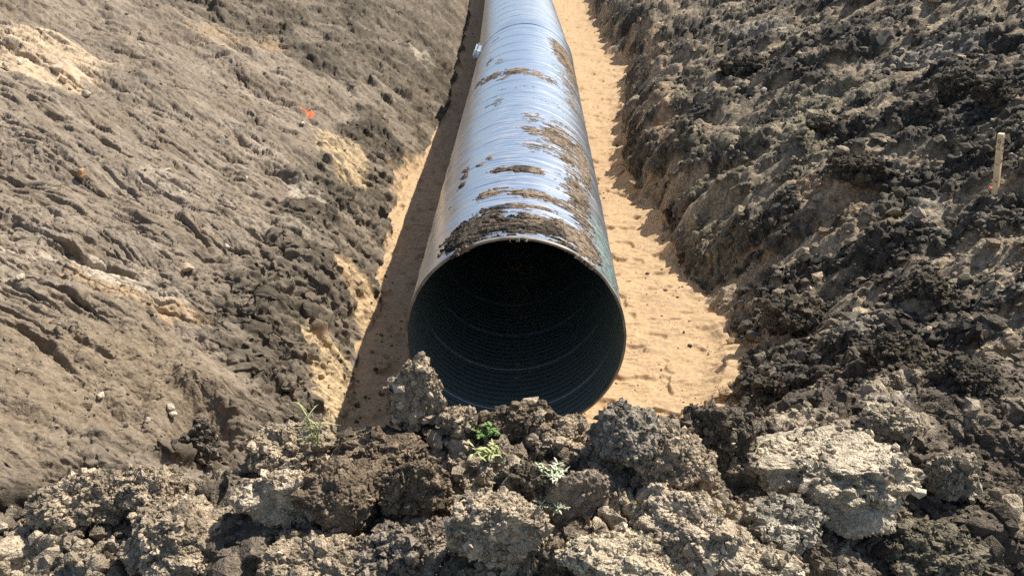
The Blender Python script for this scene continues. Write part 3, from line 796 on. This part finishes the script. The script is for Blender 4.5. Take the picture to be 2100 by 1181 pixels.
    om = N(nt, 'ShaderNodeMath', operation='SUBTRACT'); om.inputs[0].default_value = 1.0; L(me.outputs[0], om.inputs[1])
    mm = N(nt, 'ShaderNodeMath', operation='MULTIPLY'); L(om.outputs[0], mm.inputs[0]); mm.inputs[1].default_value = .92
    L(mm.outputs[0], p.inputs['Metallic'])
    b = N(nt, 'ShaderNodeBump', Strength=.12, Distance=.006); L(ns2.outputs[0], b.inputs['Height']); L(b.outputs[0], p.inputs['Normal'])
    return m

def lining_mat():
    m, nt, p = new_mat('black_lining'); L = nt.links.new
    tc = N(nt, 'ShaderNodeTexCoord'); sp = N(nt, 'ShaderNodeSeparateXYZ'); L(tc.outputs['Object'], sp.inputs[0])
    at2 = N(nt, 'ShaderNodeMath', operation='ARCTAN2'); L(sp.outputs[0], at2.inputs[0]); L(sp.outputs[2], at2.inputs[1])
    # helical lock seam drawn as worn bare metal
    a = N(nt, 'ShaderNodeMath', operation='DIVIDE'); L(at2.outputs[0], a.inputs[0]); a.inputs[1].default_value = 2*math.pi
    y = N(nt, 'ShaderNodeMath', operation='DIVIDE'); L(sp.outputs[1], y.inputs[0]); y.inputs[1].default_value = LEAD
    s = N(nt, 'ShaderNodeMath', operation='ADD'); L(a.outputs[0], s.inputs[0]); L(y.outputs[0], s.inputs[1])
    fr = N(nt, 'ShaderNodeMath', operation='PINGPONG'); L(s.outputs[0], fr.inputs[0]); fr.inputs[1].default_value = .5
    r = N(nt, 'ShaderNodeMapRange'); r.inputs[1].default_value = .006; r.inputs[2].default_value = .014; r.inputs[3].default_value = 1; r.inputs[4].default_value = 0; L(fr.outputs[0], r.inputs[0])
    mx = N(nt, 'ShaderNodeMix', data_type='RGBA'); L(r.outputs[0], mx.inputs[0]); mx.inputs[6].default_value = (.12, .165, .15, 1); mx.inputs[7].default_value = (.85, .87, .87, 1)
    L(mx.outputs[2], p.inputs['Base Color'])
    p.inputs['Roughness'].default_value = .36; p.inputs['Specular IOR Level'].default_value = .5
    return m

M_STEEL = steel_mat(); M_LINE = lining_mat()
M_RIM = plain_mat('dusty_rim', (.24, .215, .18), .55, .5, .3, 9, .55, .3)
M_BAND = plain_mat('coupling_steel', (.62, .65, .68), .32, .5, 1, 30, .15, .1)
M_MUD = soil_mat('pipe_mud', .9, .8, .35, .2)

def pipe(loc, rz, length, label, name='culvert_pipe', step=.0075, nth=170):
    root = empty(name, loc, (0, 0, rz))
    tag(root, label, 'pipe', 'culvert pipe lengths in the trench')
    tube('shell', 0, length, step, nth, PIPE_R, M_STEEL, root, flat_end=.05)
    tube('lining', 0, min(length, 7.0), .0075, nth, PIPE_R-.011, M_LINE, root, True, flat_end=.05)
    # rim: folded edge with real thickness
    th = np.linspace(0, 2*np.pi, 240, endpoint=False)
    prof = [(-.0125, .03), (-.013, -.003), (-.010, -.007), (.002, -.007), (.0045, -.003), (.0045, .028)]
    n = len(prof); v = []
    for k, (dr, dy) in enumerate(prof):
        w = .004*fbm(th*3+k*.05, th*0+1, 3, 420)
        v.append(np.stack([(PIPE_R+dr)*np.sin(th), dy+w, (PIPE_R+dr)*np.cos(th)], -1))
    v = np.array(v); i = np.arange(n*240).reshape(n, 240); j = np.roll(i, -1, 1)
    mesh_from('rim', v.reshape(-1, 3), np.stack([i[:-1], i[1:], j[1:], j[:-1]], -1).reshape(-1, 4), M_RIM, True, None, root)
    return root

JOIN_Y = 14.4
near = pipe((PIPE_X, MOUTH_Y, PIPE_R+.005), 0, JOIN_Y-MOUTH_Y, 'muddy nearest length of shiny corrugated steel pipe with its open black mouth facing the viewer')
far_ = pipe((PIPE_X, JOIN_Y+.03, PIPE_R+.005), math.radians(1.7), 22.0, 'farther length of clean steel pipe bending away beyond the coupling', step=.012, nth=120)

# coupling band over the joint with a bolted lug on the left flank
def band_ring(parent, y0, w):
    ys = np.linspace(0, w, 30); th = np.linspace(0, 2*np.pi, 160, endpoint=False)
    YY, TH = np.meshgrid(ys, th, indexing='ij')
    RR = PIPE_R+.007+.002*np.cos(YY*2*math.pi/.065)
    RR[0] -= .006; RR[-1] -= .006
    v = np.stack([RR*np.sin(TH), YY+y0, RR*np.cos(TH)], -1)
    i = np.arange(30*160).reshape(30, 160); j = np.roll(i, -1, 1)
    return mesh_from('coupling_band', v.reshape(-1, 3), np.stack([i[:-1], j[:-1], j[1:], i[1:]], -1).reshape(-1, 4), M_STEEL, True, None, parent)
bnd = band_ring(near, JOIN_Y-MOUTH_Y-.24, .50)

def box_bm(bm, c, s, rot=None, bev=.003):
    import mathutils
    r = bmesh.ops.create_cube(bm, size=1)
    for v in r['verts']:
        v.co = mathutils.Vector((v.co.x*s[0], v.co.y*s[1], v.co.z*s[2]))
        if rot is not None: v.co = rot @ v.co
        v.co += mathutils.Vector(c)
    es = list({e for v in r['verts'] for e in v.link_edges})
    if bev: bmesh.ops.bevel(bm, geom=es, offset=bev, segments=2, profile=.5, affect='EDGES')

def obj_bm(name, bm, mat, parent=None, sm=False):
    me = bpy.data.meshes.new(name); bm.to_mesh(me); bm.free(); me.materials.append(mat)
    if sm:
        for p in me.polygons: p.use_smooth = True
    o = bpy.data.objects.new(name, me); COL.objects.link(o)
    if parent is not None: o.parent = parent
    return o
import mathutils
bm = bmesh.new()
ang = math.radians(-68)
cxp, czp = math.sin(ang)*(PIPE_R+.03), math.cos(ang)*(PIPE_R+.03)
rot = mathutils.Matrix.Rotation(ang, 3, 'Y')
for dz in (-.05, .05):
    off = rot @ mathutils.Vector((dz, 0, .02))
    box_bm(bm, (cxp+off.x, JOIN_Y-MOUTH_Y, czp+off.z), (.012, .46, .09), rot)
for dy in (-.15, 0, .15):
    r = bmesh.ops.create_cone(bm, cap_ends=True, segments=10, radius1=.011, radius2=.011, depth=.19)
    R2 = rot @ mathutils.Matrix.Rotation(math.pi/2, 3, 'Y')
    for v in r['verts']:
        v.co = R2 @ v.co; off = rot @ mathutils.Vector((0, 0, .03)); v.co += mathutils.Vector((cxp+off.x, JOIN_Y-MOUTH_Y+dy, czp+off.z))
obj_bm('bolted_lug', bm, M_BAND, bnd)

# mud smeared over the crown of the near length: a crust of real thickness
def th_px(px, py):
    """angle and distance along the pipe where a sight line meets it"""
    d = ray(px, py); ox, oz = -PIPE_X, CAM_Z-(PIPE_R+.005)
    A = d[0]**2+d[2]**2; B = ox*d[0]+oz*d[2]; C = ox*ox+oz*oz-PIPE_R**2
    D = B*B-A*C
    if D < 0: D = 0
    t = (-B-math.sqrt(D))/A
    return math.atan2(ox+t*d[0], oz+t*d[2]), t*d[1]-MOUTH_Y
MUD = [  # picture point, half-width along the curve (px), half-height (px), thickness, weight
 (955, 482, 38, 26, .060, 1.6), (990, 462, 50, 30, .05, 1.3), (1050, 462, 70, 22, .03, 1.2), (1110, 462, 70, 24, .035, 1.3), (1165, 480, 50, 30, .035, 1.3), (1195, 500, 30, 36, .03, 1.3), (1215, 520, 20, 25, .02, 1.0),
 (1190, 440, 32, 40, .03, .95), (1080, 440, 90, 12, .02, .75), (1000, 445, 60, 12, .03, .9),
 (1075, 347, 42, 7, .03, 1.7), (1020, 350, 16, 6, .025, 1.5), (1005, 398, 34, 9, .03, 1.25), (1085, 397, 50, 8, .03, 1.5), (1125, 408, 46, 8, .025, 1.3), (1060, 422, 90, 5, .02, 1.3), (1165, 425, 22, 12, .025, 1.1),
 (1185, 400, 24, 42, .03, 1.25), (1165, 385, 28, 22, .02, .9), (1195, 340, 14, 40, .025, 1.3), (1175, 330, 34, 30, .02, 1.0), (1150, 290, 50, 24, .012, 1.15), (1105, 300, 50, 14, .008, .95), (1098, 268, 42, 12, .01, .95), (1150, 268, 46, 9, .012, .9),
 (1095, 242, 28, 14, .01, .85), (1150, 255, 36, 7, .012, .8), (1020, 210, 14, 14, .01, .9), (955, 355, 9, 14, .02, 1.0), (948, 380, 6, 5, .03, 1.6), (1005, 325, 9, 4, .03, 1.4), (985, 340, 8, 4, .03, 1.4),
 (1150, 105, 16, 26, .02, 1.35), (1140, 92, 14, 14, .012, 1.0), (1165, 130, 14, 30, .02, 1.15), (1060, 146, 32, 6, .018, 1.5), (1010, 158, 24, 6, .018, 1.3), (985, 170, 14, 6, .012, 1.0), (1100, 152, 32, 8, .012, 1.0), (1125, 165, 34, 6, .012, .95), (1165, 170, 22, 30, .015, .85), (1170, 205, 20, 26, .01, .8),
 (1005, 125, 10, 10, .008, .8), (1025, 127, 14, 6, .01, .9), (1018, 78, 8, 5, .012, 1.2), (1085, 104, 14, 4, .006, .8), (1060, 178, 60, 4, .008, .65), (1130, 215, 40, 8, .008, .6), (1205, 460, 20, 40, .015, .8), (1000, 215, 16, 8, .01, .6), (1030, 162, 14, 3, .01, 1.2),
]
ysm = np.concatenate([np.arange(-.03, 1.8, .0042), np.arange(1.8, 4.0, .008), np.arange(4.0, 8.0, .012)])
thm = np.linspace(-1.15, 1.25, 620)
YM, TM = np.meshgrid(ysm, thm, indexing='ij')
wgt = np.zeros(YM.shape); thk = np.zeros(YM.shape)
# long streaks round the pipe, wobbling noise everywhere
sn = fbm(TM*3.2, YM*34, 4, 430, .62); sn2 = fbm(TM*16, YM*24, 4, 440, .6); sn3 = fbm(TM*3, YM*3.0, 3, 445)
for (px, py, hw, hh, tk, w) in MUD:
    t0, y0 = th_px(px, py); t1, y1 = th_px(px, py-hh); t2, y2 = th_px(px, py+hh)
    d_ = math.hypot(px-1050, 1)  # noqa
    ta, _ = th_px(px-hw*.6, py); tb, _ = th_px(px+hw*.6, py)
    rt = max(.03, abs(tb-ta)/1.2)*1.0; ry = max(.012, abs(y2-y1)/2)
    q = ((TM-t0)/rt)**2+((YM-y0)/ry)**2
    g = np.exp(-q*.75)*w
    wgt = np.maximum(wgt, g) ; thk = np.maximum(thk, np.exp(-q*.5)*tk)
m = wgt - .88 + 1.15*sn + .55*sn2
cov = smooth(0, .25, m)
thk = thk*np.where(YM < .45, .8, .45)*np.where(TM > .45, .7, 1)
hgt = (.003+thk*(.45+.6*fbm(TM*9, YM*12, 4, 450, .6)+.35*np.abs(sn2)))*cov + .012*lumps(TM*PIPE_R, YM, .035, 460, .5, .5)/.02*cov*thk*8*.5
hgt = np.where(m > 0, np.maximum(hgt, .0015), -.02)
RR = PIPE_R + AMP*.6 + rib(YM, TM)*.5 + hgt
v = np.stack([RR*np.sin(TM), YM, RR*np.cos(TM)], -1).reshape(-1, 3)
i = np.arange(YM.size).reshape(YM.shape)
q = np.stack([i[:-1, :-1], i[:-1, 1:], i[1:, 1:], i[1:, :-1]], -1).reshape(-1, 4)
keep = (m > -.03).ravel()[q].any(1)
q = q[keep]; u, inv = np.unique(q.ravel(), return_inverse=True)
k = smooth(-.2, .3, sn3+.35*sn2 + (.35-thk*14)).ravel()[u][:, None]
mc = np.array([.085, .068, .050])*(1-k)+np.array([.30, .225, .155])*k
qv = inv.reshape(-1, 4); lab_ = np.arange(len(u))
while True:
    mn = lab_[qv].min(1); new = lab_.copy()
    for c_ in range(4): np.minimum.at(new, qv[:, c_], mn)
    new = new[new]
    if (new == lab_).all(): break
    lab_ = new
fl = lab_[qv[:, 0]]; ids, cnt = np.unique(fl, return_counts=True); big = ids[np.argsort(-cnt)][:40]; big = [b_ for b_ in big if (fl == b_).sum() > 60]
def mud_piece(name, sel):
    qq = qv[sel]; uu, ii = np.unique(qq.ravel(), return_inverse=True)
    return mesh_from(name, v[u][uu], ii.reshape(-1, 4), M_MUD, True, mc[uu], near)
for b_ in big: mud_piece('mud_patch', fl == b_)
rest = ~np.isin(fl, big)
if rest.any(): tag(mud_piece('mud_specks', rest), kind='stuff')
print('pipe', round(time.time()-T0, 1))

# ------------------------------------------------------------------ wooden stake with handwriting
M_WOOD = plain_mat('pine', (.80, .61, .37), .75, .3, 0, 9, .22, .1)
M_INK = plain_mat('black_marker', (.02, .02, .025), .6, .3, 0, 30, .2, 0)
P, n, t = surf(2038, 388, 7)
H = .52; S = .021
stake = empty('wooden_stake', P+np.array([0, 0, -.05]))
stake.rotation_euler = (mathutils.Matrix.Rotation(math.radians(-7), 3, 'Y') @ mathutils.Matrix.Rotation(math.radians(47), 3, 'Z')).to_euler()
tag(stake, 'pale square wooden stake with black handwriting standing in the dark soil at right', 'stake')
bm = bmesh.new(); box_bm(bm, (0, 0, H/2+.0), (S*2, S*2, H), None, .003)
obj_bm('shaft', bm, M_WOOD, stake)
bm = bmesh.new()
def stroke(face, pts, w=.0028):
    for (a, b) in zip(pts[:-1], pts[1:]):
        a = np.array(a); b = np.array(b); e = b-a; nrm = np.array([-e[1], e[0]])/(np.linalg.norm(e)+1e-9)*w/2
        cs = [a-nrm, b-nrm, b+nrm, a+nrm]
        vs = []
        for lay in (.0006, .0016):
            for c_ in cs:
                x_, z_ = c_
                vs.append(bm.verts.new((x_, -S-lay, z_) if face == 0 else (-S-lay, -x_, z_)))
        bm.faces.new(vs[4:8]); bm.faces.new(vs[0:4][::-1])
        for k in range(4): bm.faces.new([vs[k], vs[(k+1) % 4], vs[4+(k+1) % 4], vs[4+k]])
rs = np.random.default_rng(5)
def glyph(face, zc, pts, sc_=.022):
    stroke(face, [(p[0]*sc_*.75, zc+p[1]*sc_) for p in pts])
G = [[(-1, .6), (0, 1), (.8, .5), (-.2, 0), (.9, -.5), (0, -1), (-.9, -.6)], [(-.8, -1), (-.8, 1), (.8, -1), (.8, 1)], [(.8, .9), (-.6, .6), (-.9, -.6), (0, -1), (.8, -.5), (.2, 0), (-.6, -.1)],
     [(-.9, 1), (.9, .9), (-.2, -1)], [(-.7, 1), (-.7, -1), (.3, -1), (.8, -.3), (0, .1), (-.7, 0)], [(-1, 0), (1, .3)], [(0, .9), (.8, .2), (.1, -.9), (-.8, -.1), (0, .9)]]
for k, zc in enumerate((.475, .435, .395, .352, .31)): glyph(0, zc, G[k], .016)
obj_bm('handwriting', bm, M_INK, stake); bm = bmesh.new()
for k, zc in enumerate((.47, .44, .41)): glyph(1, zc, G[(k+2) % 7], .015)
obj_bm('handwriting', bm, M_INK, stake); bm = bmesh.new()
glyph(1, .28, [(-1, .6), (1, -.6)], .016); obj_bm('pen_mark', bm, M_INK, stake); bm = bmesh.new()
glyph(1, .14, [(-1, .5), (1, -.2), (.2, .8)], .014)
obj_bm('pen_mark', bm, M_INK, stake)

M_ORANGE = plain_mat('orange_paint', (.85, .13, .035), .7, .3, 0, 40, .25, .2)
# scrap of orange tape by the stake: crumpled strip
P2, n2, t2 = surf(2026, 383, 6)
gx, gy = np.meshgrid(np.linspace(-1, 1, 16), np.linspace(-1, 1, 7), indexing='ij')
bz = .010*perlin(gx*2.2, gy*2.2+4, 470)+.006*perlin(gx*5, gy*5, 471)
top_ = np.stack([gx*.032+.006*gy, gy*.012+.010*np.sin(gx*2), bz+.016], -1).reshape(-1, 3)
bot_ = top_-[0, 0, .0015]
i = np.arange(112).reshape(16, 7)
q1 = np.stack([i[:-1, :-1], i[1:, :-1], i[1:, 1:], i[:-1, 1:]], -1).reshape(-1, 4)
tape = mesh_from('marker_tape', np.concatenate([top_, bot_]), np.concatenate([q1, q1[:, ::-1]+112]), M_ORANGE, True)
tape.location = P2+n2*.01+np.array([0, -.01, 0]); tape.rotation_euler = (.5, .2, .3)
tag(tape, 'crumpled scrap of bright orange tape at the foot of the wooden stake', 'tape')

# orange spray mark, a skin of paint on the left bank
c0 = surf(640, 222)[0]
ax = VF[:, 0]-c0[0]; ay = VF[:, 1]-c0[1]
# measured on the slope: right arm, left arm, downward blob, faint tail
def arm(x0, y0, x1, y1, w):
    A_, B_ = surf(x0, y0)[0][:2], surf(x1, y1)[0][:2]; e = B_-A_
    qx = np.clip(((VF[:, 0]-A_[0])*e[0]+(VF[:, 1]-A_[1])*e[1])/(e@e), 0, 1)
    return w*(1-.5*qx)-np.hypot(VF[:, 0]-A_[0]-qx*e[0], VF[:, 1]-A_[1]-qx*e[1])
near_m = (np.abs(ax) < .6) & (np.abs(ay) < .9)
sdm = np.maximum.reduce([arm(640, 222, 620, 213, .030), arm(640, 221, 657, 217, .030), arm(640, 221, 642, 232, .045), arm(640, 222, 634, 231, .03), arm(668, 222, 686, 236, .016), arm(655, 219, 672, 228, .010)])
sdm = sdm + .022*fbm(VF[:, 0]*22, VF[:, 1]*16, 3, 480)*near_m
fs = (sdm > 0).reshape(-1)[quads].all(1) & near_m[quads].all(1)
if fs.any():
    pm = submesh('paint_mark', fs, M_ORANGE, .003)
    tag(pm, 'splash of bright orange spray paint on the left bank beside the pipe', 'paint mark')

# ------------------------------------------------------------------ weeds
def leaf_verts(L_, W_, bend, az_, tilt, n=5, cup=.15):
    s = np.linspace(0, 1, n); w = W_*np.sin(np.pi*np.clip(s*.9+.08, 0, 1))**.8*.5
    z = np.sin(tilt)*L_*s - bend*L_*s*s; r = np.cos(tilt)*L_*s
    ca, sa = math.cos(az_), math.sin(az_)
    out = []
    for k in range(n):
        for m_, dz in ((-1, cup*w[k]), (0, 0), (1, cup*w[k])):
            out.append((r[k]*ca-m_*w[k]*sa, r[k]*sa+m_*w[k]*ca, z[k]+dz))
    f = []
    for k in range(n-1):
        for m_ in (0, 1):
            a = k*3+m_; f.append((a, a+1, a+4, a+3))
    return np.array(out), np.array(f)

def leaf_mat(name, c1, c2):
    m, nt, p = new_mat(name); L = nt.links.new
    tc = N(nt, 'ShaderNodeTexCoord'); n = N(nt, 'ShaderNodeTexNoise', Scale=35.0, Detail=3.0); L(tc.outputs['Object'], n.inputs['Vector'])
    mx = N(nt, 'ShaderNodeMix', data_type='RGBA'); mx.inputs[6].default_value = (*c1, 1); mx.inputs[7].default_value = (*c2, 1)
    r = N(nt, 'ShaderNodeMapRange'); r.inputs[1].default_value = .35; r.inputs[2].default_value = .65; L(n.outputs[0], r.inputs[0]); L(r.outputs[0], mx.inputs[0])
    L(mx.outputs[2], p.inputs['Base Color']); p.inputs['Roughness'].default_value = .6
    p.inputs['Specular IOR Level'].default_value = .3
    return m
M_LG = leaf_mat('green_leaf', (.09, .19, .04), (.20, .31, .09)); M_LP = leaf_mat('pale_leaf', (.40, .46, .27), (.62, .62, .46)); M_LY = leaf_mat('straw_grass', (.34, .40, .13), (.55, .55, .26))
M_STEM = plain_mat('stem', (.25, .32, .12), .7, .3, 0, 30, .2, 0)

def weed(px, py, label, mat, nst, nl, Lr, Wr, spread, hgt, seed, cat='weed', name='weed_plant'):
    P, n, t = surf_all(px, py, 7)
    root = empty(name, P+np.array([0, -.005, .004])); tag(root, label, cat)
    rg = np.random.default_rng(seed); V_, F_, SV, SF = [], [], [], []
    c = 0; sc_ = 0
    for s in range(nst):
        a = rg.uniform(0, 6.28); tip = np.array([math.cos(a)*spread*rg.uniform(.3, 1), math.sin(a)*spread*rg.uniform(.3, 1)*.7, hgt*rg.uniform(.5, 1)])
        base = np.array([rg.normal()*.01, rg.normal()*.01, 0])
        # stem: thin four-sided tube
        for k in range(5):
            u_ = k/4; cpt = base+(tip-base)*np.array([u_, u_, u_**.7]); r_ = .0022*(1-.5*u_)
            for w in range(4): SV.append(cpt+[r_*math.cos(w*1.57), r_*math.sin(w*1.57), 0])
        for k in range(4):
            for w in range(4): SF.append((sc_+k*4+w, sc_+k*4+(w+1) % 4, sc_+k*4+4+(w+1) % 4, sc_+k*4+4+w))
        sc_ += 20
        for l in range(nl):
            u_ = rg.uniform(.35, 1.05); o_ = base+(tip-base)*u_
            lv, lf = leaf_verts(rg.uniform(*Lr), rg.uniform(*Wr), rg.uniform(.1, .6), rg.uniform(0, 6.28), rg.uniform(.1, 1.1))
            V_.append(lv+o_); F_.append(lf+c); c += len(lv)
    mesh_from('foliage', np.concatenate(V_), np.concatenate(F_), mat, True, None, root)
    mesh_from('stem', np.array(SV), np.array(SF), M_STEM, True, None, root)
    return root
weed(990, 895, 'dark green leafy weed in the middle of the spoil heap', M_LG, 7, 8, (.022, .040), (.008, .014), .06, .055, 1)
weed(992, 935, 'pale yellow-green weed with narrow leaves just below the dark green one', M_LY, 6, 8, (.03, .055), (.006, .011), .07, .045, 2)
weed(1120, 972, 'pale silvery weed lying flat right of the yellow-green one', M_LP, 8, 8, (.022, .042), (.005, .009), .09, .03, 3)
weed(1142, 1046, 'pale silvery weed lowest on the heap, beside the square-cut clod', M_LP, 6, 9, (.022, .042), (.005, .009), .06, .03, 4)
weed(655, 905, 'thin upright straw-coloured grass tuft at the foot of the ochre wall', M_LY, 9, 1, (.10, .16), (.003, .005), .05, .16, 5, 'grass tuft', 'grass_tuft')

# ------------------------------------------------------------------ light
SUN = np.array([.50, .36, .80]); SUN /= np.linalg.norm(SUN)
el = math.asin(SUN[2]); azm = math.atan2(SUN[0], SUN[1])
w = bpy.data.worlds.new('World'); sc.world = w; w.use_nodes = True
nt = w.node_tree; bg = nt.nodes['Background']
sky = nt.nodes.new('ShaderNodeTexSky'); sky.sky_type = 'NISHITA'; sky.sun_disc = False
sky.sun_elevation = el; sky.sun_rotation = azm
nt.links.new(sky.outputs[0], bg.inputs[0]); bg.inputs[1].default_value = .092
ld = bpy.data.lights.new('sun', 'SUN'); ld.energy = 5.0; ld.angle = math.radians(.5); ld.color = (1, .94, .84)
lo = bpy.data.objects.new('sun', ld); COL.objects.link(lo)
lo.rotation_euler = mathutils.Vector(SUN).to_track_quat('Z', 'Y').to_euler()
sc.view_settings.view_transform = 'Standard'; sc.view_settings.look = 'None'
sc.view_settings.exposure = .53; sc.view_settings.gamma = 1.0
sc.cycles.max_bounces = 6; sc.cycles.diffuse_bounces = 3
sc.cycles.use_denoising = False
print('done', round(time.time()-T0, 1))
